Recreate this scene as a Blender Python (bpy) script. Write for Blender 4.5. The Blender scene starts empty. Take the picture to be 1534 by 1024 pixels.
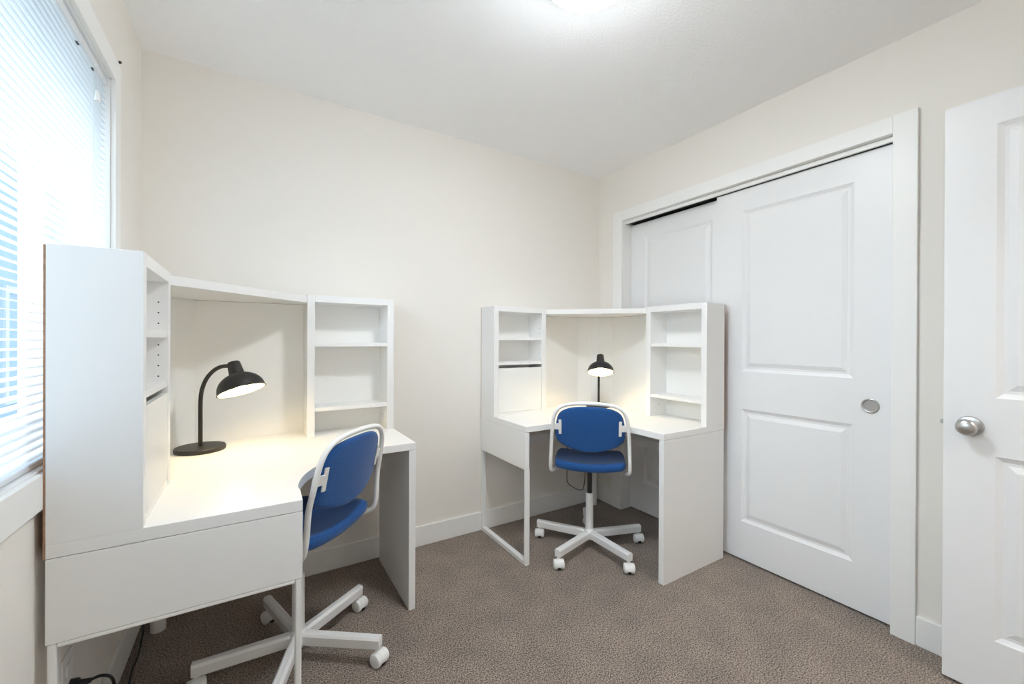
import bpy, bmesh, math, random
from mathutils import Vector, Matrix

C = bpy.context.scene.collection
SC = bpy.context.scene
PI = math.pi

# ------------------------------------------------------------------ camera
CAM = (0.38853, -2.35503, 1.20496)
cd = bpy.data.cameras.new('camera')
cd.sensor_width = 36.0
cd.sensor_fit = 'HORIZONTAL'
cd.lens = 622.702 / 1534 * 36.0
cd.clip_start = 0.02
cam = bpy.data.objects.new('camera', cd)
C.objects.link(cam)
YAW, PIT, ROL = 0.5586817, -0.00206318, 0.0042278
fw = Vector((math.sin(YAW) * math.cos(PIT), math.cos(YAW) * math.cos(PIT), math.sin(PIT)))
r0 = fw.cross(Vector((0, 0, 1))).normalized()
u0 = r0.cross(fw)
rr = r0 * math.cos(ROL) + u0 * math.sin(ROL)
uu = -r0 * math.sin(ROL) + u0 * math.cos(ROL)
M = Matrix((rr, uu, -fw)).transposed().to_4x4()
M.translation = Vector(CAM)
cam.matrix_world = M
SC.camera = cam

# ------------------------------------------------------------------ exposure, sky, daylight and added fill
SC.view_settings.view_transform = 'Standard'
SC.view_settings.look = 'None'
SC.view_settings.gamma = 1.0
SC.view_settings.use_curve_mapping = False
SC.view_settings.exposure = 0.29
SC.cycles.max_bounces = 24
SC.cycles.diffuse_bounces = 20
SC.cycles.glossy_bounces = 4
SC.cycles.transparent_max_bounces = 12
SC.cycles.caustics_reflective = False
SC.cycles.caustics_refractive = False
SC.cycles.sample_clamp_indirect = 6.0

W = bpy.data.worlds.new('sky')
SC.world = W
W.use_nodes = True
bg = W.node_tree.nodes['Background']
bg.inputs[0].default_value = (0.72, 0.87, 1.0, 1)
bg.inputs[1].default_value = 1.35


def area_light(name, loc, direction, sx, sy, power, col):
    l = bpy.data.lights.new(name, 'AREA')
    l.shape = 'RECTANGLE'
    l.size = sx
    l.size_y = sy
    l.energy = power
    l.color = col
    o = bpy.data.objects.new(name, l)
    C.objects.link(o)
    o.location = loc
    o.rotation_euler = Vector(direction).to_track_quat('-Z', 'Y').to_euler()
    return o


area_light('daylight', (-1.7, -1.29, 3.1), (1, 0, -0.85), 3.2, 2.2, 250, (0.84, 0.93, 1.0))
area_light('ground_bounce_fill', (-1.15, -1.29, -0.05), (1, 0, 0.75), 3.0, 2.0, 85, (0.90, 0.96, 1.0))  # added lamp outside, standing in for ground bounce to brighten the ceiling
area_light('hall_fill', (2.1, -3.35, 2.36), (0, 0, -1), 0.5, 0.5, 13, (1.0, 0.95, 0.88))  # unseen lamp, added in the hall as fill through the doorway

# ------------------------------------------------------------------ materials


def mat(name, col, rough=0.5, spec=0.5, metal=0.0, noise=None, bump=None, sheen=0.0):
    """noise = (scale, amount) colour variation, bump = (scale, strength, distance)"""
    m = bpy.data.materials.new(name)
    m.use_nodes = True
    nt = m.node_tree
    b = nt.nodes['Principled BSDF']
    b.inputs['Base Color'].default_value = (*col, 1)
    b.inputs['Roughness'].default_value = rough
    b.inputs['Metallic'].default_value = metal
    b.inputs['Specular IOR Level'].default_value = spec
    b.inputs['Sheen Weight'].default_value = sheen
    tc = nt.nodes.new('ShaderNodeTexCoord')
    if noise:
        n = nt.nodes.new('ShaderNodeTexNoise')
        n.inputs['Scale'].default_value = noise[0]
        n.inputs['Detail'].default_value = 4
        nt.links.new(tc.outputs['Object'], n.inputs['Vector'])
        r = nt.nodes.new('ShaderNodeValToRGB')
        a = noise[1]
        r.color_ramp.elements[0].position = 0.3
        r.color_ramp.elements[1].position = 0.7
        r.color_ramp.elements[0].color = (*[c * (1 - a) for c in col], 1)
        r.color_ramp.elements[1].color = (*[min(1, c * (1 + a)) for c in col], 1)
        nt.links.new(n.outputs['Fac'], r.inputs['Fac'])
        nt.links.new(r.outputs['Color'], b.inputs['Base Color'])
    if bump:
        n = nt.nodes.new('ShaderNodeTexNoise')
        n.inputs['Scale'].default_value = bump[0]
        n.inputs['Detail'].default_value = 3
        nt.links.new(tc.outputs['Object'], n.inputs['Vector'])
        bp = nt.nodes.new('ShaderNodeBump')
        bp.inputs['Strength'].default_value = bump[1]
        bp.inputs['Distance'].default_value = bump[2]
        nt.links.new(n.outputs['Fac'], bp.inputs['Height'])
        nt.links.new(bp.outputs['Normal'], b.inputs['Normal'])
    return m


def emit(name, col, strength):
    m = bpy.data.materials.new(name)
    m.use_nodes = True
    b = m.node_tree.nodes['Principled BSDF']
    b.inputs['Base Color'].default_value = (0.9, 0.9, 0.9, 1)
    b.inputs['Emission Color'].default_value = (*col, 1)
    b.inputs['Emission Strength'].default_value = strength
    return m


def thin_glass(name):
    m = bpy.data.materials.new(name)
    m.use_nodes = True
    nt = m.node_tree
    nt.nodes.clear()
    out = nt.nodes.new('ShaderNodeOutputMaterial')
    t = nt.nodes.new('ShaderNodeBsdfTransparent')
    t.inputs[0].default_value = (0.93, 0.96, 0.98, 1)
    g = nt.nodes.new('ShaderNodeBsdfGlossy')
    g.inputs['Roughness'].default_value = 0.02
    mx = nt.nodes.new('ShaderNodeMixShader')
    mx.inputs[0].default_value = 0.06
    nt.links.new(t.outputs[0], mx.inputs[1])
    nt.links.new(g.outputs[0], mx.inputs[2])
    nt.links.new(mx.outputs[0], out.inputs[0])
    return m


def carpet_mat():
    m = bpy.data.materials.new('carpet')
    m.use_nodes = True
    nt = m.node_tree
    b = nt.nodes['Principled BSDF']
    b.inputs['Roughness'].default_value = 1.0
    b.inputs['Specular IOR Level'].default_value = 0.05
    b.inputs['Sheen Weight'].default_value = 0.15
    tc = nt.nodes.new('ShaderNodeTexCoord')
    n1 = nt.nodes.new('ShaderNodeTexNoise')
    n1.inputs['Scale'].default_value = 185
    n1.inputs['Detail'].default_value = 3
    n1.inputs['Roughness'].default_value = 0.8
    n2 = nt.nodes.new('ShaderNodeTexNoise')
    n2.inputs['Scale'].default_value = 7
    n2.inputs['Detail'].default_value = 3
    for n in (n1, n2):
        nt.links.new(tc.outputs['Object'], n.inputs['Vector'])
    r = nt.nodes.new('ShaderNodeValToRGB')
    e = r.color_ramp.elements
    e[0].position = 0.41
    e[0].color = (0.060, 0.048, 0.041, 1)
    e[1].position = 0.59
    e[1].color = (0.44, 0.365, 0.312, 1)
    nt.links.new(n1.outputs['Fac'], r.inputs['Fac'])
    mx = nt.nodes.new('ShaderNodeMix')
    mx.data_type = 'RGBA'
    mx.blend_type = 'MULTIPLY'
    mx.inputs['Factor'].default_value = 1.0
    r2 = nt.nodes.new('ShaderNodeValToRGB')
    r2.color_ramp.elements[0].position = 0.35
    r2.color_ramp.elements[0].color = (0.90, 0.90, 0.90, 1)
    r2.color_ramp.elements[1].position = 0.65
    r2.color_ramp.elements[1].color = (1.08, 1.06, 1.04, 1)
    nt.links.new(n2.outputs['Fac'], r2.inputs['Fac'])
    nt.links.new(r.outputs['Color'], mx.inputs['A'])
    nt.links.new(r2.outputs['Color'], mx.inputs['B'])
    nt.links.new(mx.outputs['Result'], b.inputs['Base Color'])
    bp = nt.nodes.new('ShaderNodeBump')
    bp.inputs['Strength'].default_value = 0.5
    bp.inputs['Distance'].default_value = 0.004
    nt.links.new(n1.outputs['Fac'], bp.inputs['Height'])
    nt.links.new(bp.outputs['Normal'], b.inputs['Normal'])
    return m


def fabric_mat():
    m = bpy.data.materials.new('blue_fabric')
    m.use_nodes = True
    nt = m.node_tree
    b = nt.nodes['Principled BSDF']
    b.inputs['Roughness'].default_value = 0.9
    b.inputs['Specular IOR Level'].default_value = 0.15
    b.inputs['Sheen Weight'].default_value = 0.2
    tc = nt.nodes.new('ShaderNodeTexCoord')
    n = nt.nodes.new('ShaderNodeTexNoise')
    n.inputs['Scale'].default_value = 420
    n.inputs['Detail'].default_value = 2
    nt.links.new(tc.outputs['Object'], n.inputs['Vector'])
    r = nt.nodes.new('ShaderNodeValToRGB')
    e = r.color_ramp.elements
    e[0].position = 0.3
    e[0].color = (0.008, 0.048, 0.18, 1)
    e[1].position = 0.72
    e[1].color = (0.024, 0.112, 0.355, 1)
    nt.links.new(n.outputs['Fac'], r.inputs['Fac'])
    nt.links.new(r.outputs['Color'], b.inputs['Base Color'])
    bp = nt.nodes.new('ShaderNodeBump')
    bp.inputs['Strength'].default_value = 0.3
    bp.inputs['Distance'].default_value = 0.001
    nt.links.new(n.outputs['Fac'], bp.inputs['Height'])
    nt.links.new(bp.outputs['Normal'], b.inputs['Normal'])
    return m


WALL = mat('wall_paint', (0.845, 0.815, 0.768), 0.85, 0.2, bump=(160, 0.12, 0.002))
CEIL = mat('ceiling_paint', (0.96, 0.965, 0.975), 0.95, 0.1, bump=(95, 0.45, 0.004))
TRIM = mat('trim_paint', (0.88, 0.88, 0.865), 0.4, 0.4)
DOOR = mat('door_paint', (0.845, 0.85, 0.86), 0.38, 0.45)
CARPET = carpet_mat()
DARK = mat('track_dark', (0.02, 0.02, 0.022), 0.5)
WHITE = mat('white_board', (0.855, 0.855, 0.85), 0.45, 0.5)
FOIL = mat('white_foil', (0.88, 0.875, 0.855), 0.25, 0.5)
HARDBOARD = mat('brown_hardboard', (0.36, 0.21, 0.13), 0.8, 0.2, noise=(60, 0.2))
WMETAL = mat('white_metal', (0.86, 0.86, 0.855), 0.35, 0.5)
PLASTIC = mat('white_plastic', (0.86, 0.86, 0.85), 0.4, 0.5)
BLACK = mat('black_plastic', (0.012, 0.012, 0.013), 0.35, 0.5)
LAMPBLK = mat('lamp_black', (0.017, 0.016, 0.016), 0.5, 0.4)
LAMPIN = mat('lamp_inside_white', (0.40, 0.39, 0.36), 0.5)
FABRIC = fabric_mat()
STEEL = mat('brushed_steel', (0.56, 0.555, 0.55), 0.32, 0.5, 1.0)
SLAT = mat('blind_white', (0.74, 0.765, 0.79), 0.45, 0.4)
VINYL = mat('window_vinyl', (0.83, 0.84, 0.85), 0.4)
GLASS = thin_glass('window_glass')
DOME = emit('lit_dome', (0.90, 0.955, 1.0), 50)
_nt = DOME.node_tree          # opal glass: brightest under the bulbs, dimmer towards the rim
_tc = _nt.nodes.new('ShaderNodeTexCoord')
_sx = _nt.nodes.new('ShaderNodeSeparateXYZ')
_mr = _nt.nodes.new('ShaderNodeMapRange')
_mr.inputs['From Min'].default_value = -0.052
_mr.inputs['From Max'].default_value = -0.112
_mr.inputs['To Min'].default_value = 2.0
_mr.inputs['To Max'].default_value = 103.0
_nt.links.new(_tc.outputs['Object'], _sx.inputs[0])
_nt.links.new(_sx.outputs['Z'], _mr.inputs['Value'])
_nt.links.new(_mr.outputs[0], _nt.nodes['Principled BSDF'].inputs['Emission Strength'])
BULB = emit('lit_bulb', (1.0, 0.74, 0.34), 165)
SIDING = mat('pale_blue_siding', (0.50, 0.62, 0.74), 0.7, noise=(4, 0.05))
GRASS = mat('lawn', (0.20, 0.26, 0.14), 0.9, noise=(3, 0.25))

# ------------------------------------------------------------------ mesh helpers


def obj(name, bm, m, parent=None, smooth=False, bevel=0.0, segs=2, **props):
    me = bpy.data.meshes.new(name)
    bmesh.ops.recalc_face_normals(bm, faces=bm.faces[:])
    bm.to_mesh(me)
    bm.free()
    ms = m if isinstance(m, (list, tuple)) else [m]
    for x in ms:
        me.materials.append(x)
    if smooth:
        for p in me.polygons:
            p.use_smooth = True
    o = bpy.data.objects.new(name, me)
    C.objects.link(o)
    if parent:
        o.parent = parent
    if bevel:
        md = o.modifiers.new('bevel', 'BEVEL')
        md.width = bevel
        md.segments = segs
        md.limit_method = 'ANGLE'
        md.angle_limit = math.radians(50)
    for k, v in props.items():
        o[k] = v
    return o


def thing(name, label, cat, loc=(0, 0, 0), rz=0.0, group=None):
    o = bpy.data.objects.new(name, None)
    o.empty_display_size = 0.1
    C.objects.link(o)
    o.location = loc
    o.rotation_euler = (0, 0, rz)
    o['label'] = label
    o['category'] = cat
    if group:
        o['group'] = group
    return o


def tag(o, label, cat, kind=None, group=None):
    o['label'] = label
    o['category'] = cat
    if kind:
        o['kind'] = kind
    if group:
        o['group'] = group
    return o


def box(bm, x0, x1, y0, y1, z0, z1, mi=0):
    v = [bm.verts.new((x, y, z)) for z in (z0, z1) for y in (y0, y1) for x in (x0, x1)]
    for f in ((0, 1, 3, 2), (4, 6, 7, 5), (0, 4, 5, 1), (2, 3, 7, 6), (0, 2, 6, 4), (1, 5, 7, 3)):
        bm.faces.new([v[i] for i in f]).material_index = mi
    return v


def bx(*a):
    bm = bmesh.new()
    box(bm, *a)
    return bm


def prism(bm, pts, z0, z1):
    a = [bm.verts.new((x, y, z0)) for x, y in pts]
    b = [bm.verts.new((x, y, z1)) for x, y in pts]
    bm.faces.new(a[::-1])
    bm.faces.new(b)
    n = len(pts)
    for i in range(n):
        bm.faces.new((a[i], a[(i + 1) % n], b[(i + 1) % n], b[i]))


def smooth_path(P, n=8, closed=False):
    """Catmull-Rom through the points."""
    P = [Vector(p) for p in P]
    out = []
    N = len(P)
    rng = range(N if closed else N - 1)
    for i in rng:
        if closed:
            p0, p1, p2, p3 = P[i - 1], P[i], P[(i + 1) % N], P[(i + 2) % N]
        else:
            p1, p2 = P[i], P[i + 1]
            p0 = P[i - 1] if i else p1 * 2 - p2
            p3 = P[i + 2] if i + 2 < N else p2 * 2 - p1
        for k in range(n):
            t = k / n
            out.append(0.5 * ((2 * p1) + (p2 - p0) * t + (2 * p0 - 5 * p1 + 4 * p2 - p3) * t * t + (3 * p1 - p0 - 3 * p2 + p3) * t ** 3))
    if not closed:
        out.append(P[-1])
    return out


def tube(bm, path, r, seg=12, cap=True, square=None):
    """sweep a round (or square=(w,h)) section along path"""
    path = [Vector(p) for p in path]
    n = len(path)
    rings = []
    up = None
    for i, p in enumerate(path):
        t = (path[min(i + 1, n - 1)] - path[max(i - 1, 0)]).normalized()
        if up is None:
            up = Vector((0, 0, 1)) if abs(t.z) < 0.9 else Vector((1, 0, 0))
        a = (up - t * up.dot(t)).normalized()
        up = a
        b = t.cross(a)
        rad = r[i] if isinstance(r, (list, tuple)) else r
        ring = []
        for k in range(seg):
            an = 2 * PI * k / seg
            ring.append(bm.verts.new(p + a * math.cos(an) * rad + b * math.sin(an) * rad))
        rings.append(ring)
    for i in range(n - 1):
        for k in range(seg):
            bm.faces.new((rings[i][k], rings[i][(k + 1) % seg], rings[i + 1][(k + 1) % seg], rings[i + 1][k]))
    if cap:
        bm.faces.new(rings[0][::-1])
        bm.faces.new(rings[-1])


def lathe(bm, prof, axis_o=(0, 0, 0), axis=(0, 0, 1), seg=40, mi=None):
    """prof: list of (radius, height) revolved about axis"""
    ax = Vector(axis).normalized()
    e1 = ax.orthogonal().normalized()
    e2 = ax.cross(e1)
    o = Vector(axis_o)
    rings = []
    for r, h in prof:
        if r < 1e-6:
            rings.append([bm.verts.new(o + ax * h)])
        else:
            rings.append([bm.verts.new(o + ax * h + (e1 * math.cos(2 * PI * k / seg) + e2 * math.sin(2 * PI * k / seg)) * r) for k in range(seg)])
    for i in range(len(rings) - 1):
        A, B = rings[i], rings[i + 1]
        for k in range(seg):
            k2 = (k + 1) % seg
            if len(A) == 1 and len(B) == 1:
                continue
            if len(A) == 1:
                f = bm.faces.new((A[0], B[k], B[k2]))
            elif len(B) == 1:
                f = bm.faces.new((A[k], A[k2], B[0]))
            else:
                f = bm.faces.new((A[k], A[k2], B[k2], B[k]))
            if mi is not None:
                f.material_index = mi[i]


def auto_smooth(o, deg=35):
    me = o.data
    for p in me.polygons:
        p.use_smooth = True
    bm = bmesh.new()
    bm.from_mesh(me)
    lim = math.radians(deg)
    for e in bm.edges:
        if len(e.link_faces) == 2 and e.calc_face_angle(0) > lim:
            e.smooth = False
    bm.to_mesh(me)
    bm.free()
    return o


# ------------------------------------------------------------------ room shell
H = 2.4525
XL = -0.0169          # left wall
YB = 0.0022           # back wall
RW = 2.6466           # right wall
FY = -2.76           # front wall behind the camera
HY = -4.0            # end of the hall beyond the open doorway
DX0, DX1 = 1.70, 2.50  # doorway in the front wall


def struct(name, bm, m, label, cat, **k):
    return tag(obj(name, bm, m, **k), label, cat, 'structure')


struct('floor', bx(-0.25, 3.4, HY - 0.1, 0.12, -0.1, 0), CARPET, 'brown-grey cut pile carpet covering the floor', 'floor')
struct('ceiling', bx(-0.25, 3.4, HY - 0.1, 0.12, H, H + 0.1), CEIL, 'white lightly textured ceiling', 'ceiling')
struct('wall_back', bx(-0.25, RW + 0.12, YB, 0.12, 0, H), WALL, 'plain beige wall behind both desks', 'wall')

# left wall with the window opening
WY0, WY1, WZ0, WZ1 = -2.10, -0.453, 0.907, 2.082
bm = bmesh.new()
WO = XL - 0.2           # outer face of the window wall
box(bm, WO, XL, HY - 0.1, WY0, 0, H)
box(bm, WO, XL, WY1, YB, 0, H)
box(bm, WO, XL, WY0, WY1, 0, WZ0)
box(bm, WO, XL, WY0, WY1, WZ1, H)
struct('wall_left', bm, WALL, 'beige wall holding the window', 'wall')

# right wall with the closet opening
CY0, CY1, CZ1 = -1.729, -0.246, 2.070
bm = bmesh.new()
box(bm, RW, RW + 0.12, HY - 0.1, CY0 - 0.012, 0, H)
box(bm, RW, RW + 0.12, CY1 + 0.012, YB, 0, H)
box(bm, RW, RW + 0.12, CY0 - 0.012, CY1 + 0.012, CZ1 + 0.012, H)
struct('wall_right', bm, WALL, 'beige wall holding the wide sliding closet', 'wall')
bm = bmesh.new()
box(bm, 3.3, 3.4, -2.0, 0.12, 0, H)
box(bm, RW + 0.12, 3.3, -2.1, -2.0, 0, H)
box(bm, RW + 0.12, 3.3, YB, 0.12, 0, H)
struct('wall_closet', bm, WALL, 'inside walls of the closet behind the sliding doors', 'wall')

bm = bmesh.new()
box(bm, XL, DX0, FY - 0.12, FY, 0, H)
box(bm, DX1, RW, FY - 0.12, FY, 0, H)
box(bm, DX0, DX1, FY - 0.12, FY, 2.06, H)
struct('wall_front', bm, WALL, 'beige wall with the open doorway', 'wall')
struct('wall_hall', bx(-0.25, 3.4, HY - 0.12, HY, 0, H), WALL, 'beige end wall of the hall beyond the doorway', 'wall')

# baseboards
BH = 0.118


def baseboard(name, x0, x1, y0, y1, label):
    struct(name, bx(x0, x1, y0, y1, 0, BH), TRIM, label, 'baseboard', bevel=0.004)


baseboard('baseboard_back', XL + 0.013, RW - 0.013, YB - 0.012, YB, 'white baseboard along the wall behind both desks')
baseboard('baseboard_left', XL, XL + 0.013, FY, YB, 'white baseboard under the window wall')
bm = bmesh.new()
box(bm, RW - 0.013, RW, FY, -1.8067, 0, BH)
box(bm, RW - 0.013, RW, -0.1567, YB, 0, BH)
struct('baseboard_right', bm, TRIM, 'white baseboard beside the closet casing', 'baseboard', bevel=0.004)

# closet casing and jambs
bm = bmesh.new()
box(bm, RW - 0.016, RW, -1.8067, CY0, 0, 2.142)
box(bm, RW - 0.016, RW, CY1, -0.1567, 0, 2.142)
box(bm, RW - 0.016, RW, CY0, CY1, CZ1, 2.142)
box(bm, RW, RW + 0.12, CY0 - 0.012, CY0, 0, CZ1)
box(bm, RW, RW + 0.12, CY1, CY1 + 0.012, 0, CZ1)
box(bm, RW, RW + 0.12, CY0, CY1, CZ1, CZ1 + 0.012)
struct('trim_1', bm, TRIM, 'white flat casing around the sliding closet doors', 'trim', bevel=0.0025)
t2 = struct('trim_2', bx(RW + 0.012, RW + 0.026, CY0, CY1, 2.048, CZ1 - 0.002), TRIM, 'white fascia strip over the closet door track', 'trim')
struct('trim_3', bx(RW + 0.03, RW + 0.115, CY0, CY1, 2.057, CZ1 - 0.003), DARK, 'dark sliding track above the closet doors', 'track')


def panel_door(name, width, height, thick, panels, parent=None, material=DOOR, prof=None, both=False):
    """Slab in local coords: x 0..width, z 0..height, front face at y=0, body towards +y.
    panels = list of (x0,x1,z0,z1): moulded recesses on the front face."""
    prof = prof or [(0.0, 0.0), (0.006, 0.004), (0.016, 0.009), (0.026, 0.009), (0.030, 0.0075), (0.046, 0.002), (0.052, 0.002)]
    bm = bmesh.new()
    xs = sorted({0, width} | {p[0] for p in panels} | {p[1] for p in panels})
    zs = sorted({0, height} | {p[2] for p in panels} | {p[3] for p in panels})

    def face_grid(y, flip, with_panels):
        vv = {}

        def V(x, z):
            k = (round(x, 5), round(z, 5))
            if k not in vv:
                vv[k] = bm.verts.new((x, y, z))
            return vv[k]
        for i in range(len(xs) - 1):
            for j in range(len(zs) - 1):
                cx, cz = (xs[i] + xs[i + 1]) / 2, (zs[j] + zs[j + 1]) / 2
                if with_panels and any(p[0] < cx < p[1] and p[2] < cz < p[3] for p in panels):
                    continue
                bm.faces.new((V(xs[i], zs[j]), V(xs[i + 1], zs[j]), V(xs[i + 1], zs[j + 1]), V(xs[i], zs[j + 1])))
        if with_panels:
            for p in panels:
                prev = None
                for off, d in prof:
                    loop = [bm.verts.new((x, y + (d if not flip else -d), z)) for x, z in ((p[0] + off, p[2] + off), (p[1] - off, p[2] + off), (p[1] - off, p[3] - off), (p[0] + off, p[3] - off))]
                    if prev:
                        for k in range(4):
                            bm.faces.new((prev[k], prev[(k + 1) % 4], loop[(k + 1) % 4], loop[k]))
                    prev = loop
                bm.faces.new(prev)
    face_grid(0, False, True)
    face_grid(thick, True, True)
    for (a, b) in (((0, 0), (width, 0)), ((width, 0), (width, height)), ((width, height), (0, height)), ((0, height), (0, 0))):
        v = [bm.verts.new((a[0], 0, a[1])), bm.verts.new((b[0], 0, b[1])), bm.verts.new((b[0], thick, b[1])), bm.verts.new((a[0], thick, a[1]))]
        bm.faces.new(v)
    bmesh.ops.remove_doubles(bm, verts=bm.verts[:], dist=1e-5)
    return obj(name, bm, material, parent)


# sliding closet doors (front faces -X): local x -> world -y, local y -> world +x
RZ = -PI / 2
front_panels = [(0.148, 0.652, 1.034, 1.917), (0.148, 0.652, 0.208, 0.827)]
d1 = panel_door('door_1', 0.797, 2.036, 0.034, front_panels)
d1.location = (RW + 0.036, -0.931, 0.010)
d1.rotation_euler = (0, 0, RZ)
tag(d1, 'white two panel sliding closet door with a round finger pull', 'door', 'structure')
d2 = panel_door('door_2', 0.775, 2.034, 0.034, [(0.125, 0.629, 1.034, 1.925), (0.125, 0.629, 0.208, 0.827)])
d2.location = (RW + 0.078, -0.2475, 0.010)
d2.rotation_euler = (0, 0, RZ)
tag(d2, 'white sliding closet door half hidden behind the far desk', 'door', 'structure')
# finger pull
bm = bmesh.new()
lathe(bm, [(0.0, -0.0006), (0.0245, -0.0006), (0.0250, -0.0060), (0.0285, -0.0072), (0.0315, -0.0055), (0.0325, 0.0)], (0.714, 0.0, 0.919), (0, 1, 0), 40)
auto_smooth(obj('finger_pull', bm, STEEL, d1, label='round brushed steel finger pull'))

# open room door, parallel to the right wall
d3 = panel_door('door_3', 0.76, 2.03, 0.035, [(0.124, 0.348, 1.008, 1.93), (0.412, 0.636, 1.008, 1.93), (0.124, 0.348, 0.193, 0.812), (0.412, 0.636, 0.193, 0.812)])
d3.location = (2.504, -1.9095, 0.012)
d3.rotation_euler = (0, 0, RZ)
tag(d3, 'white panelled room door standing open with a steel knob', 'door', 'structure')
bm = bmesh.new()
lathe(bm, [(0.0, 0.002), (0.033, 0.002), (0.0335, -0.003), (0.031, -0.0075), (0.018, -0.0095), (0.0125, -0.013), (0.0115, -0.028), (0.0165, -0.033),
           (0.0245, -0.039), (0.0275, -0.047), (0.0265, -0.055), (0.021, -0.0615), (0.011, -0.0655), (0.0, -0.0665)], (0.066, 0, 0.906), (0, 1, 0), 40)
auto_smooth(obj('door_knob', bm, STEEL, d3, label='round brushed steel door knob'), 50)
bm = bmesh.new()
box(bm, -0.0015, 0.0, 0.006, 0.03, 0.88, 0.936)
box(bm, -0.011, 0.0, 0.012, 0.024, 0.901, 0.916)
obj('door_latch', bm, STEEL, d3, bevel=0.002, label='small steel latch bolt')

# ------------------------------------------------------------------ window
wroot = thing('window_1', 'bright window with white casing on the beige wall', 'window', (XL, (WY0 + WY1) / 2, WZ0))
wroot['kind'] = 'structure'
oy, oz = (WY0 + WY1) / 2, WZ0


def wpart(name, bm, m, bevel=0.0, **k):
    bmesh.ops.translate(bm, vec=(-XL, -oy, -oz), verts=bm.verts[:])
    return obj(name, bm, m, wroot, bevel=bevel, **k)


bm = bmesh.new()
TW = 0.062
box(bm, XL, XL + 0.014, WY0 - TW, WY0, WZ0 - 0.079, WZ1 + 0.074)
box(bm, XL, XL + 0.014, WY1, WY1 + TW, WZ0 - 0.079, WZ1 + 0.074)
box(bm, XL, XL + 0.014, WY0, WY1, WZ1, WZ1 + 0.074)
box(bm, XL, XL + 0.014, WY0, WY1, WZ0 - 0.079, WZ0)
wpart('casing', bm, TRIM, 0.002)
bm = bmesh.new()
box(bm, WO, XL, WY0, WY0 + 0.006, WZ0, WZ1)
box(bm, WO, XL, WY1 - 0.006, WY1, WZ0, WZ1)
box(bm, WO, XL, WY0, WY1, WZ1 - 0.006, WZ1)
box(bm, WO, XL + 0.004, WY0, WY1, WZ0, WZ0 + 0.006)
wpart('jamb_liner', bm, VINYL)
bm = bmesh.new()
FX0, FX1 = XL - 0.19, XL - 0.135
fwid = 0.06
ymid = (WY0 + WY1) / 2
box(bm, FX0, FX1, WY0 + 0.006, WY0 + 0.006 + fwid, WZ0 + 0.006, WZ1 - 0.006)
box(bm, FX0, FX1, WY1 - 0.006 - fwid, WY1 - 0.006, WZ0 + 0.006, WZ1 - 0.006)
box(bm, FX0, FX1, WY0 + 0.06, WY1 - 0.06, WZ0 + 0.006, WZ0 + 0.066)
box(bm, FX0, FX1, WY0 + 0.06, WY1 - 0.06, WZ1 - 0.066, WZ1 - 0.006)
box(bm, FX0, FX1, ymid - 0.03, ymid + 0.03, WZ0 + 0.06, WZ1 - 0.06)
wpart('window_frame', bm, VINYL, 0.003)
wpart('pane', bx(XL - 0.163, XL - 0.159, WY0 + 0.05, ymid - 0.02, WZ0 + 0.05, WZ1 - 0.05), GLASS)
wpart('pane', bx(XL - 0.163, XL - 0.159, ymid + 0.02, WY1 - 0.05, WZ0 + 0.05, WZ1 - 0.05), GLASS)

# mini blind hanging in the window
BY0, BY1 = WY0 + 0.012, WY1 - 0.010
bt = thing('window_blind', 'white horizontal slat blind lowered inside the window', 'blind', (XL - 0.022, (BY0 + BY1) / 2, WZ0 + 0.01))


def bpart(name, bm, m, bevel=0.0, **k):
    bmesh.ops.translate(bm, vec=(0.022, -(BY0 + BY1) / 2, -(WZ0 + 0.01)), verts=bm.verts[:])
    return obj(name, bm, m, bt, bevel=bevel, **k)


bpart('headrail', bx(-0.036, -0.008, BY0, BY1, 2.046, 2.073), SLAT, 0.002)
bpart('bottom_rail', bx(-0.033, -0.009, BY0, BY1, WZ0 + 0.007, WZ0 + 0.020), SLAT, 0.003)
bm = bmesh.new()
pitch = 0.0205
n = int((2.036 - (WZ0 + 0.030)) / pitch)
for i in range(n + 1):
    z = WZ0 + 0.030 + i * pitch
    prev = None
    for k in range(5):
        s = k / 4
        x = -0.0335 + 0.025 * s
        zz = z + 0.0022 * (1 - (2 * s - 1) ** 2) - 0.0035 * (s - 0.5)
        e = [bm.verts.new((x, BY0 + 0.003, zz)), bm.verts.new((x, BY1 - 0.003, zz))]
        if prev:
            bm.faces.new((prev[0], prev[1], e[1], e[0]))
        prev = e
so = bpart('slats', bm, SLAT)
sm = so.modifiers.new('thickness', 'SOLIDIFY')
sm.thickness = 0.0004
for yy in (BY1 - 0.13, ymid, BY0 + 0.13):
    for xx in (-0.0345, -0.0075):
        bm = bmesh.new()
        tube(bm, [(xx, yy, WZ0 + 0.012), (xx, yy, 2.054)], 0.0006, 6)
        bpart('ladder_cord', bm, SLAT)
for yy, zz in ((BY1 - 0.115, 1.975), (BY0 + 0.13, 1.30)):
    bm = bmesh.new()
    tube(bm, [(-0.004, yy, 2.054), (-0.003, yy, zz)], 0.0008, 6)
    bpart('pull_cord', bm, SLAT)
bm = bmesh.new()
lathe(bm, [(0, 0.034), (0.004, 0.033), (0.0055, 0.028), (0.0075, 0.0), (0.0, 0.0)], (-0.003, BY1 - 0.115, 1.943), (0, 0, 1), 16)
bpart('tassel', bm, PLASTIC)
for yy in (BY1 - 0.10, BY1 - 0.235):
    bpart('cord_lock', bx(-0.03, -0.015, yy - 0.009, yy + 0.009, 2.0445, 2.0462), DARK, label='dark cord slot under the headrail')

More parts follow.
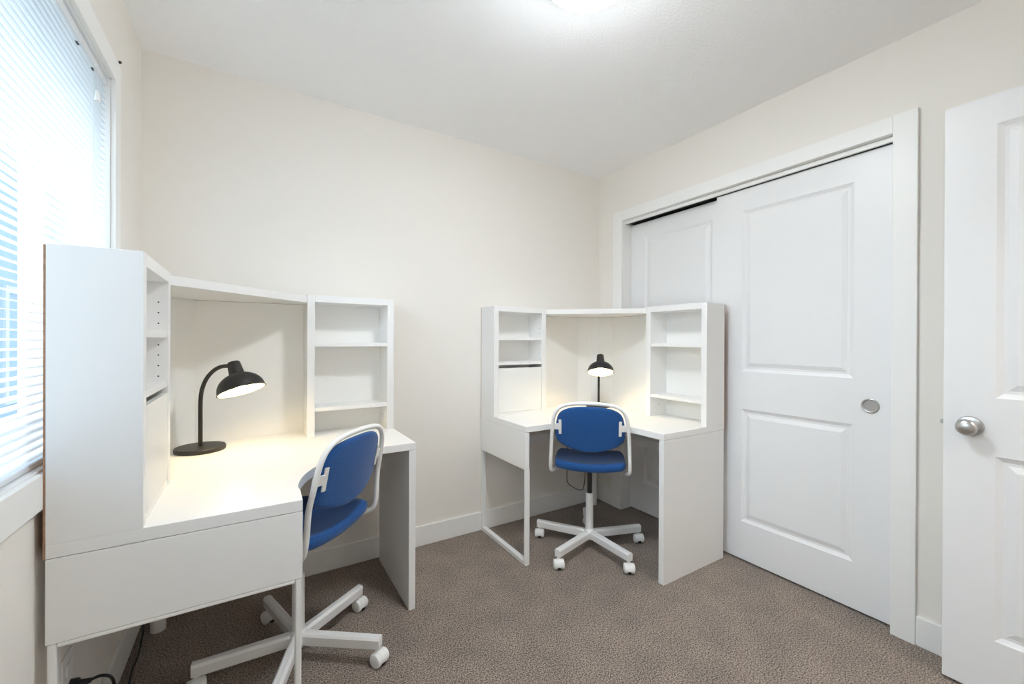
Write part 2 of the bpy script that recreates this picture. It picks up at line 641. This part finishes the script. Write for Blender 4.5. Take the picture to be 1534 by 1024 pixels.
# outside: a pale neighbouring house, seen between the slats
hs = thing('neighbouring_house', 'pale blue neighbouring house seen between the blind slats', 'house', (-3.2, 6, -1.0))
bm = bmesh.new()
box(bm, -4, 0, -6, 8, -2, 6.5)
obj('house_wall', bm, SIDING, hs)
for yy in (-4.5, -1.2, 2.2):
    bm = bmesh.new()
    for a, b, c, d in ((yy, yy + 0.12, 1.2, 3.0), (yy + 1.2, yy + 1.32, 1.2, 3.0), (yy, yy + 1.32, 1.08, 1.2), (yy, yy + 1.32, 3.0, 3.12)):
        box(bm, 0, 0.04, a, b, c, d)
    obj('window_trim', bm, TRIM, hs)
struct('ground', bx(-30, -0.25, -30, 30, -3.2, -3.0), GRASS, 'ground outside below the window', 'ground')

# ------------------------------------------------------------------ ceiling lamp
cl = thing('ceiling_light', 'lit round frosted dome lamp on the ceiling', 'ceiling light', (1.31, -1.34, H))
bm = bmesh.new()
lathe(bm, [(0, 0), (0.140, 0), (0.162, -0.015), (0.164, -0.036), (0.158, -0.040), (0, -0.040)], seg=48)
auto_smooth(obj('lamp_base', bm, WMETAL, cl))
bm = bmesh.new()
lathe(bm, [(0.150 * math.cos(a), -0.040 - 0.085 * math.sin(a)) for a in [i / 14 * PI / 2 for i in range(14)]] + [(0, -0.125)], seg=48)
obj('glass_dome', bm, DOME, cl, smooth=True, label='glowing frosted glass dome')

# ------------------------------------------------------------------ corner desk (corner at the origin; one wing along +x, the other along -y)
DT = 0.748
TT = 0.032
LY = 0.9976
LX = 1.0134
WD = 0.5125


def make_desk(label):
    t = thing('corner_desk', label, 'desk')
    pts = [(0, 0), (LX, 0), (LX, -WD), (0.905, -WD - 0.002)]
    R = 0.395
    c = (0.905, -0.905)
    for i in range(1, 20):
        a = PI / 2 + i / 20 * PI / 2
        pts.append((c[0] + R * math.cos(a), c[1] + R * math.sin(a)))
    pts += [(WD + 0.002, -0.905), (WD, -LY), (0, -LY)]
    bm = bmesh.new()
    prism(bm, pts[::-1], DT - TT, DT)
    obj('desktop', bm, WHITE, t, bevel=0.0015)
    obj('side_panel', bx(LX - 0.03, LX, -WD, -0.003, 0, DT - TT - 0.0015), WHITE, t, bevel=0.0012)
    # frame end: panel hung over an open steel frame
    obj('end_panel', bx(0, WD, -LY, -LY + 0.024, 0.524, DT - TT - 0.0015), WHITE, t, bevel=0.0012)
    bm = bmesh.new()
    y0, y1 = -LY + 0.0005, -LY + 0.030
    w = 0.016
    box(bm, 0.002, 0.002 + w, y0, y1, 0, 0.5235)
    box(bm, WD - 0.002 - w, WD - 0.002, y0, y1, 0, 0.5235)
    box(bm, 0.002 + w, WD - 0.002 - w, y0, y1, 0, 0.026)
    box(bm, 0.002 + w, WD - 0.002 - w, y0, y1, 0.512, 0.5235)
    obj('leg_frame', bm, WMETAL, t, bevel=0.004, label='open white steel leg frame')
    bm = bmesh.new()
    tube(bm, [(0.060, -0.085, 0), (0.060, -0.085, DT - TT)], 0.026, 24)
    auto_smooth(obj('corner_leg', bm, WMETAL, t))
    obj('back_strip', bx(0.02, LX, 0.0002, 0.0036, DT - TT, DT - 0.0005), HARDBOARD, t, label='brown hardboard edge')
    obj('back_strip', bx(-0.0036, -0.0002, -LY, -0.02, DT - TT, DT - 0.0005), HARDBOARD, t, label='brown hardboard edge')
    obj('rear_rail', bx(0.10, LX - 0.03, -0.088, -0.070, 0.525, 0.580), WHITE, t, bevel=0.001)
    obj('rear_rail', bx(0.070, 0.088, -LY + 0.03, -0.10, 0.525, 0.580), WHITE, t, bevel=0.001)
    return t


def make_hutch(label):
    t = thing('desk_hutch', label, 'hutch', (0, 0, DT))
    TZ = 1.4188 - DT
    TH = 0.033
    D0 = 0.165          # depth of the shelf units
    I0 = 0.607          # inner edge of a unit, outer edge at LX / LY

    # R unit along +x (open shelves)
    u = obj('shelf_unit', bx(LX - TH, LX, -D0, 0, 0, TZ), WHITE, t, bevel=0.0012)
    obj('divider_panel', bx(I0, I0 + TH, -D0, 0, 0, TZ), WHITE, u, bevel=0.0012)
    obj('top_board', bx(I0 + TH, LX - TH, -D0, -0.004, TZ - TH, TZ), WHITE, u, bevel=0.0012)
    for z in (1.193, 0.884):
        obj('shelf', bx(I0 + TH, LX - TH, -D0 + 0.004, -0.012, z - DT - 0.018, z - DT), WHITE, u, bevel=0.0012)
    obj('back_panel', bx(I0 + TH, LX - TH, -0.0115, -0.0045, 0, TZ - TH), FOIL, u)
    for xx, dd in ((LX - TH, -1), (I0 + TH, 1)):
        bm = bmesh.new()
        lathe(bm, [(0, 0.0008), (0.004, 0.0008), (0.004, 0)], (xx, -0.085, 0.068), (dd, 0, 0), 12)
        obj('screw', bm, STEEL, u)

    # L unit along -y (two shelves above a closed flap)
    u = obj('cabinet_unit', bx(0, D0, -LY, -LY + TH, 0, TZ), WHITE, t, bevel=0.0012)
    obj('divider_panel', bx(0, D0, -I0 - TH, -I0, 0, TZ), WHITE, u, bevel=0.0012)
    obj('top_board', bx(0.004, D0, -LY + TH, -I0 - TH, TZ - TH, TZ), WHITE, u, bevel=0.0012)
    for z in (1.229, 1.075):
        obj('shelf', bx(0.012, D0 - 0.004, -LY + TH, -I0 - TH, z - DT - 0.018, z - DT), WHITE, u, bevel=0.0012)
    obj('back_panel', bx(0.0045, 0.0115, -LY + TH, -I0 - TH, 0, TZ - TH), FOIL, u)
    obj('flap_door', bx(D0 - 0.018, D0 - 0.002, -LY + TH + 0.002, -I0 - TH - 0.002, 0.018, 1.038 - DT), FOIL, u, bevel=0.001)
    obj('bottom_board', bx(0.012, D0 - 0.003, -LY + TH, -I0 - TH, 0, 0.0165), WHITE, u, bevel=0.001)
    for z in (1.322, 1.289, 1.256, 1.189, 1.157, 1.124, 1.091):
        bm = bmesh.new()
        lathe(bm, [(0, 0.0006), (0.0022, 0.0006), (0.0022, 0)], (0.140, -I0 - TH, z - DT), (0, -1, 0), 10)
        obj('pin_hole', bm, DARK, u, label='small dark shelf pin hole')

    # corner bay
    bm = bmesh.new()
    prism(bm, [(0.012, -0.012), (0.012, -I0 + 0.0005), (D0 - 0.006, -I0 + 0.0005), (I0 - 0.0005, -D0 + 0.006), (I0 - 0.0005, -0.012)], TZ - TH - 0.004, TZ - 0.006)
    obj('corner_top_board', bm, WHITE, t, bevel=0.001)
    obj('corner_back_panel', bx(0.16, I0 - 0.0005, -0.0115, -0.0045, 0, TZ - TH - 0.005), FOIL, t)
    obj('corner_back_panel', bx(0.0045, 0.0115, -I0 + 0.0005, -0.185, 0, TZ - TH - 0.005), FOIL, t)
    # diagonal cable cover across the corner with a narrow raised strip
    bm = bmesh.new()
    prism(bm, [(0.0045, -0.196), (0.013, -0.199), (0.172, -0.013), (0.170, -0.0045), (0.15, -0.0045)], 0, TZ - TH - 0.005)
    cc = obj('cable_cover', bm, FOIL, t)
    bm = bmesh.new()
    a = Vector((0.013, -0.199))
    b = Vector((0.172, -0.013))
    d = (b - a).normalized()
    nrm = Vector((d.y, -d.x))
    m1 = a + (b - a) * 0.5
    q = [m1 - d * 0.028, m1 + d * 0.028, m1 + d * 0.026 + nrm * 0.004, m1 - d * 0.026 + nrm * 0.004]
    prism(bm, [(p.x, p.y) for p in q], 0, TZ - TH - 0.005)
    obj('cover_strip', bm, WHITE, cc)
    # raw hardboard behind the units, its brown edge shows past the side panels
    obj('hardboard_backing', bx(0.02, LX, 0.0002, 0.0036, 0, TZ - 0.004), HARDBOARD, t, label='thin brown hardboard back')
    obj('hardboard_backing', bx(-0.0036, -0.0002, -LY, -0.02, 0, TZ - 0.004), HARDBOARD, t, label='thin brown hardboard back')
    return t


def place(root, loc, rz):
    root.location = loc
    root.rotation_euler = (0, 0, rz)


def copy_tree(o, parent=None):
    c = o.copy()
    C.objects.link(c)
    if parent:
        c.parent = parent
    for ch in list(o.children):
        copy_tree(ch, c)
    return c


NEAR0 = (0.0004, -0.0300, 0)
FAR0 = (2.6262, -0.0020, 0)
desk = make_desk('white corner desk under the window, its side panel towards the viewer')
desk['group'] = 'white corner desks'
place(desk, NEAR0, 0)
desk2 = copy_tree(desk)
desk2['label'] = 'white corner desk standing in front of the closet doors'
place(desk2, FAR0, -PI / 2)
hutch = make_hutch('white shelf hutch standing on the desk beside the window')
hutch['group'] = 'white desk hutches'
place(hutch, (NEAR0[0], NEAR0[1], DT), 0)
hutch2 = copy_tree(hutch)
hutch2['label'] = 'white shelf hutch standing on the desk by the closet'
place(hutch2, (FAR0[0], FAR0[1], DT), -PI / 2)

# ------------------------------------------------------------------ swivel chairs (local +x is the way the sitter faces)


def pad(name, outline, thick, m, parent, to3d, rings=6, nseg=8, puff=0.012):
    """soft cushion: outline in (u,v), to3d(u,v,w) maps to space, w across the thickness"""
    o = smooth_path([(u, v, 0) for u, v in outline], nseg, True)
    cu = sum(p.x for p in o) / len(o)
    cv = sum(p.y for p in o) / len(o)
    bm = bmesh.new()
    loops = []
    # rounded edge, then both faces shrinking to the middle
    prof = [(0.06, -1)] + [(s, -1) for s in (0.25, 0.5, 0.72, 0.88)]
    edge = [(0.955, -0.92), (0.985, -0.6), (1.0, 0.0), (0.985, 0.6), (0.955, 0.92)]
    back = [(s, 1) for s in (0.88, 0.72, 0.5, 0.25, 0.06)]
    for s, w in prof + edge + back:
        bulge = puff * (1 - s * s) * w if abs(w) == 1 else 0
        loops.append([bm.verts.new(to3d(cu + (p.x - cu) * s, cv + (p.y - cv) * s, w * thick / 2 + bulge)) for p in o])
    for i in range(len(loops) - 1):
        n = len(o)
        for k in range(n):
            bm.faces.new((loops[i][k], loops[i][(k + 1) % n], loops[i + 1][(k + 1) % n], loops[i + 1][k]))
    bm.faces.new(loops[0][::-1])
    bm.faces.new(loops[-1])
    return obj(name, bm, m, parent, smooth=True)


def back_b(z):
    """how far behind the column the back frame sits at height z"""
    pts = [(0.50, 0.200), (0.65, 0.207), (0.76, 0.230), (0.875, 0.252), (0.95, 0.27)]
    for (a, b), (c, d) in zip(pts, pts[1:]):
        if z <= c:
            return b + (d - b) * (z - a) / (c - a)
    return pts[-1][1]


def make_chair(label, base_rot, axes):
    t = thing('swivel_chair', label, 'chair')
    # seat
    seat_out = [(0.205, 0.0), (0.200, 0.10), (0.175, 0.165), (0.10, 0.192), (0.0, 0.198), (-0.10, 0.197), (-0.165, 0.190), (-0.190, 0.150),
                (-0.197, 0.0)]
    seat_out = seat_out + [(u, -v) for u, v in seat_out[1:8]][::-1]

    def seat3(u, v, w):
        dish = 0.020 * (v / 0.2) ** 2 + 0.010 * (max(0, -u) / 0.2) ** 3 - 0.018 * (max(0, u) / 0.2) ** 3
        return (u, v, 0.505 + dish + w)
    pad('seat', seat_out, 0.046, FABRIC, t, seat3, puff=0.004)
    # backrest: (v, z) outline, curved around the sitter
    hb = [(0.0, 0.861), (0.075, 0.857), (0.130, 0.842), (0.165, 0.815), (0.180, 0.770), (0.186, 0.715), (0.180, 0.672), (0.150, 0.644), (0.095, 0.622), (0.040, 0.611)]
    bo = hb + [(0.0, 0.609)] + [(-u, v) for u, v in hb[1:]][::-1]

    def back3(u, v, w):
        b = back_b(v) - 0.010 - 0.028 * (u / 0.19) ** 2 + 0.018
        return (-(b + w), u, v)
    br = pad('backrest', bo, 0.026, FABRIC, t, back3, puff=0.003)
    # clips that hold the backrest to the frame
    for s in (1, -1):
        bm = bmesh.new()
        for z0, z1, u0, u1 in ((0.703, 0.785, 0.150, 0.166), (0.727, 0.763, 0.160, 0.205)):
            v = []
            for z in (z0, z1):
                for u in (u0, u1):
                    x = -(back_b(z) + 0.008 - 0.028 * (u / 0.19) ** 2 + 0.0145)
                    for dx in (0.0, -0.006):
                        v.append(bm.verts.new((x + dx, s * u, z)))
            for f in ((0, 1, 3, 2), (4, 6, 7, 5), (0, 4, 5, 1), (2, 3, 7, 6), (0, 2, 6, 4), (1, 5, 7, 3)):
                bm.faces.new([v[i] for i in f])
        obj('back_clip', bm, PLASTIC, br, bevel=0.0035, segs=3, label='white T shaped plastic clip')
    # tubular frame: up behind the seat, over the top and down again
    half = [(0.02, 0.150, 0.474), (-0.10, 0.190, 0.476), (-0.155, 0.207, 0.486), (-0.187, 0.2105, 0.505), (-0.200, 0.211, 0.540)]
    for z, v in ((0.60, 0.2085), (0.66, 0.206), (0.72, 0.201), (0.77, 0.196), (0.805, 0.189), (0.838, 0.172), (0.860, 0.142), (0.871, 0.100), (0.8755, 0.05)):
        half.append((-back_b(z), v, z))
    path = half + [(-back_b(0.876), 0, 0.8765)] + [(a, -b, c) for a, b, c in half[::-1]]
    bm = bmesh.new()
    tube(bm, smooth_path(path, 6), 0.0098, 14)
    obj('back_frame', bm, WMETAL, t, smooth=True, label='bent white steel tube frame')
    bm = bmesh.new()
    box(bm, -0.075, 0.075, -0.06, 0.06, 0.474, 0.4835)
    box(bm, -0.018, 0.018, -0.172, 0.172, 0.468, 0.477)
    box(bm, -0.03, 0.03, -0.03, 0.03, 0.452, 0.477)
    obj('seat_bracket', bm, WMETAL, t, bevel=0.004)
    bm = bmesh.new()
    tube(bm, [(0, 0, 0.30), (0, 0, 0.465)], 0.0140, 20)
    auto_smooth(obj('gas_column', bm, BLACK, t, label='black gas column'))
    bm = bmesh.new()
    lathe(bm, [(0, 0.318), (0.019, 0.318), (0.0215, 0.315), (0.0225, 0.11), (0.030, 0.103), (0.034, 0.085), (0.033, 0.060), (0.026, 0.048), (0, 0.048)], seg=28)
    auto_smooth(obj('column_sleeve', bm, WMETAL, t))
    RA = 0.325
    for k in range(5):
        a = base_rot + k * 2 * PI / 5
        R = Matrix.Rotation(a, 4, 'Z')
        bm = bmesh.new()
        sec0 = [(-0.017, 0.0), (0.017, 0.0), (0.019, 0.034), (0.012, 0.043), (-0.012, 0.043), (-0.019, 0.034)]
        st = [(0.022, 0.056, 1.0), (RA - 0.01, 0.060, 0.92), (RA, 0.061, 0.88)]
        prev = None
        for x, z, s in st:
            ring = [bm.verts.new(R @ Vector((x, y * s, z + zz * (0.98 if s < 1 else 1.05)))) for y, zz in sec0]
            if prev:
                for i in range(6):
                    bm.faces.new((prev[i], prev[(i + 1) % 6], ring[(i + 1) % 6], ring[i]))
            else:
                bm.faces.new(ring[::-1])
            prev = ring
        bm.faces.new(prev)
        obj('base_arm', bm, WMETAL, t, bevel=0.003)
        # caster under the arm end
        ca = axes[k] - PI / 2
        hub = R @ Vector((RA - 0.014, 0, 0))
        d = Vector((math.cos(ca), math.sin(ca), 0))
        s_ = Vector((-d.y, d.x, 0))
        cen = hub + d * 0.012 + Vector((0, 0, 0.0258))
        bm = bmesh.new()
        tube(bm, [hub + Vector((0, 0, 0.040)), hub + Vector((0, 0, 0.064))], 0.008, 12)
        # hood: arched cover over the two wheels
        n = 14
        rows = []
        for j in range(n + 1):
            an = -0.25 + j / n * (PI + 0.35)
            p0 = cen + (d * math.cos(an) + Vector((0, 0, 1)) * math.sin(an)) * 0.0268
            p1 = cen + (d * math.cos(an) + Vector((0, 0, 1)) * math.sin(an)) * 0.0225
            rows.append([bm.verts.new(p0 - s_ * 0.0125), bm.verts.new(p0 + s_ * 0.0125), bm.verts.new(p1 + s_ * 0.0125), bm.verts.new(p1 - s_ * 0.0125)])
        for A, B in zip(rows, rows[1:]):
            for i in range(4):
                bm.faces.new((A[i], A[(i + 1) % 4], B[(i + 1) % 4], B[i]))
        bm.faces.new(rows[0])
        bm.faces.new(rows[-1][::-1])
        c = auto_smooth(obj('caster', bm, PLASTIC, t))
        bm = bmesh.new()
        q0 = cen + d * 0.004  # black block put in as the shade between the wheels
        vv = [bm.verts.new(q0 + d * i + s_ * j + Vector((0, 0, kz))) for kz in (-0.021, -0.008) for j in (-0.006, 0.006) for i in (0, 0.018)]
        for f in ((0, 1, 3, 2), (4, 6, 7, 5), (0, 4, 5, 1), (2, 3, 7, 6), (0, 2, 6, 4), (1, 5, 7, 3)):
            bm.faces.new([vv[i] for i in f])
        obj('caster_gap_shade', bm, BLACK, c, label='black block standing in for the shaded gap between the wheels')
        for s in (1, -1):
            bm = bmesh.new()
            lathe(bm, [(0, 0.0085), (0.022, 0.0085), (0.0245, 0.010), (0.0255, 0.0128), (0.0255, 0.0135), (0.0253, 0.0225), (0.0235, 0.0262), (0.018, 0.0282), (0.010, 0.0292), (0, 0.0295)], cen, s_ * s, 28)
            auto_smooth(obj('caster_wheel', bm, PLASTIC, c))
    return t


ch1 = make_chair('blue fabric swivel chair pushed up to the desk under the window', 1.864 - math.radians(135.4), [math.radians(x - 135.2) for x in (26, 6, 20, 31, 32)])
ch1['group'] = 'blue swivel chairs'
place(ch1, (0.540, -0.587, 0), math.radians(135.4))
ch2 = make_chair('blue fabric swivel chair at the desk by the closet, seen from behind', 2.165 - math.radians(47.2), [math.radians(x - 47.1) for x in (-40, -28, -36, -26, 30)])
ch2['group'] = 'blue swivel chairs'
place(ch2, (2.074, -0.527, 0), math.radians(47.2))

# ------------------------------------------------------------------ desk lamps (arm leans along local +x)


def make_lamp(label):
    t = thing('desk_lamp', label, 'lamp')
    bm = bmesh.new()
    lathe(bm, [(0, 0), (0.086, 0), (0.0885, 0.003), (0.0885, 0.014), (0.086, 0.0175), (0, 0.019)], seg=56)
    auto_smooth(obj('lamp_base', bm, LAMPBLK, t))
    tau = math.radians(22.5)
    ax = Vector((math.sin(tau), 0, -math.cos(tau)))       # the way the light points
    rim = Vector((0.228, 0, 1.004 - DT))
    cap_c = rim - ax * 0.105
    bm = bmesh.new()
    tip = cap_c + Vector((-0.012, 0, 0.0))
    path = [(0, 0, 0.015), (0, 0, 0.10), (0, 0, 0.200), (0.008, 0, 0.250), (0.033, 0, 0.296), (0.072, 0, 0.330), (0.118, 0, 0.349), tuple(tip)]
    tube(bm, smooth_path(path, 8), 0.0078, 16)
    obj('lamp_stem', bm, LAMPBLK, t, smooth=True)
    R = 0.083
    # shade: black outside, white inside
    bm = bmesh.new()
    outer = [(R + 0.0035, 0.0), (R + 0.001, -0.003)] + [(R * math.cos(a), -0.005 - 0.069 * math.sin(a)) for a in [i / 11 * 1.26 for i in range(1, 12)]]
    outer += [(0.0, outer[-1][1] - 0.002)]
    lathe(bm, outer, rim, ax, 48)
    lathe(bm, [(R + 0.0035, 0.0), (R - 0.0015, 0.0)] + [(0.97 * R * math.cos(a), -0.006 - 0.066 * math.sin(a)) for a in [i / 11 * 1.26 for i in range(0, 12)]] + [(0, -0.0705)], rim, ax, 48)
    for f in bm.faces:
        f.material_index = 0
    me_faces = bm.faces[:]
    half = (len(outer) - 1) * 48
    for i, f in enumerate(me_faces):
        if i >= half + 48:
            f.material_index = 1
    sh = obj('lamp_shade', bm, [LAMPBLK, LAMPIN], t)
    auto_smooth(sh)
    bm = bmesh.new()
    lathe(bm, [(0, -0.068), (0.0275, -0.068), (0.026, -0.078), (0.0225, -0.117), (0.019, -0.1215), (0, -0.1225)], rim, ax, 32)
    auto_smooth(obj('lamp_socket', bm, LAMPBLK, t))
    bm = bmesh.new()
    bc = rim - ax * 0.030
    lathe(bm, [(0, -0.038), (0.012, -0.038), (0.0125, -0.024)] + [(0.0225 * math.cos(a), 0.0225 * math.sin(a)) for a in [-0.95 + i / 10 * 2.5 for i in range(11)]] + [(0, 0.0225)], bc, ax, 24)
    obj('bulb', bm, BULB, t, smooth=True, label='glowing warm bulb')
    return t


lm1 = make_lamp('lit black dome lamp on the desk beside the window, its stem bent sideways')
lm1['group'] = 'black desk lamps'
place(lm1, (0.208, -0.215, DT), math.radians(-50))
lm2 = copy_tree(lm1)
lm2['label'] = 'lit black dome lamp behind the chair on the desk by the closet'
place(lm2, (2.462, -0.195, DT), math.radians(-131))

# ------------------------------------------------------------------ outlet, cords, nail
wo = thing('wall_outlet', 'white double wall outlet low under the window', 'outlet', (XL, -0.843, 0.335))
obj('faceplate', bx(0, 0.006, -0.038, 0.038, -0.062, 0.062), PLASTIC, wo, bevel=0.003)
for z in (0.024, -0.024):
    obj('socket', bx(0.0055, 0.009, -0.017, 0.017, z - 0.016, z + 0.016), PLASTIC, wo, bevel=0.003)


def cord(name, pts, r, label, plug=None):
    t = thing(name, label, 'cord', tuple(pts[0]))
    bm = bmesh.new()
    o = Vector(pts[0])
    tube(bm, [p - o for p in smooth_path(pts, 8)], r, 8)
    obj('cable', bm, BLACK, t, smooth=True)
    if plug:
        bm = bmesh.new()
        a, b = Vector(plug[0]) - o, Vector(plug[1]) - o
        tube(bm, [a, a + (b - a) * 0.35, a + (b - a) * 0.4, b], [0.015, 0.014, 0.009, 0.006], 12)
        auto_smooth(obj('plug', bm, BLACK, t))
    return t


cord('power_cord', [(0.030, -0.855, 0.316), (0.050, -0.838, 0.309), (0.063, -0.80, 0.27), (0.062, -0.765, 0.20), (0.055, -0.73, 0.08), (0.05, -0.69, 0.006), (0.045, -0.62, 0.005)], 0.0038,
     'black power cord plugged into the wall outlet', ((XL + 0.009, -0.843, 0.311), (0.033, -0.856, 0.316)))
cord('lamp_cord', [(0.022, -0.06, 0.70), (0.020, -0.10, 0.35), (0.020, -0.151, 0.062), (0.021, -0.20, 0.02), (0.024, -0.27, 0.006), (0.022, -0.36, 0.005), (0.035, -0.50, 0.005)], 0.0038,
     'black cord hanging down to the carpet beside the left baseboard')
cord('lamp_cord', [(2.326, -0.016, 0.60), (2.326, -0.016, 0.28), (2.330, -0.016, 0.188), (2.389, -0.016, 0.137), (2.45, -0.016, 0.105), (2.485, -0.016, 0.12), (2.50, -0.016, 0.25), (2.50, -0.016, 0.62)], 0.0026,
     'thin black cord sagging along the baseboard behind the far chair')
bm = bmesh.new()
lathe(bm, [(0, 0.008), (0.004, 0.007), (0.005, 0.0)], (XL, -0.352, 2.193), (1, 0, 0), 12)
tag(obj('nail', bm, DARK), 'tiny dark nail in the wall above the window casing corner', 'nail')
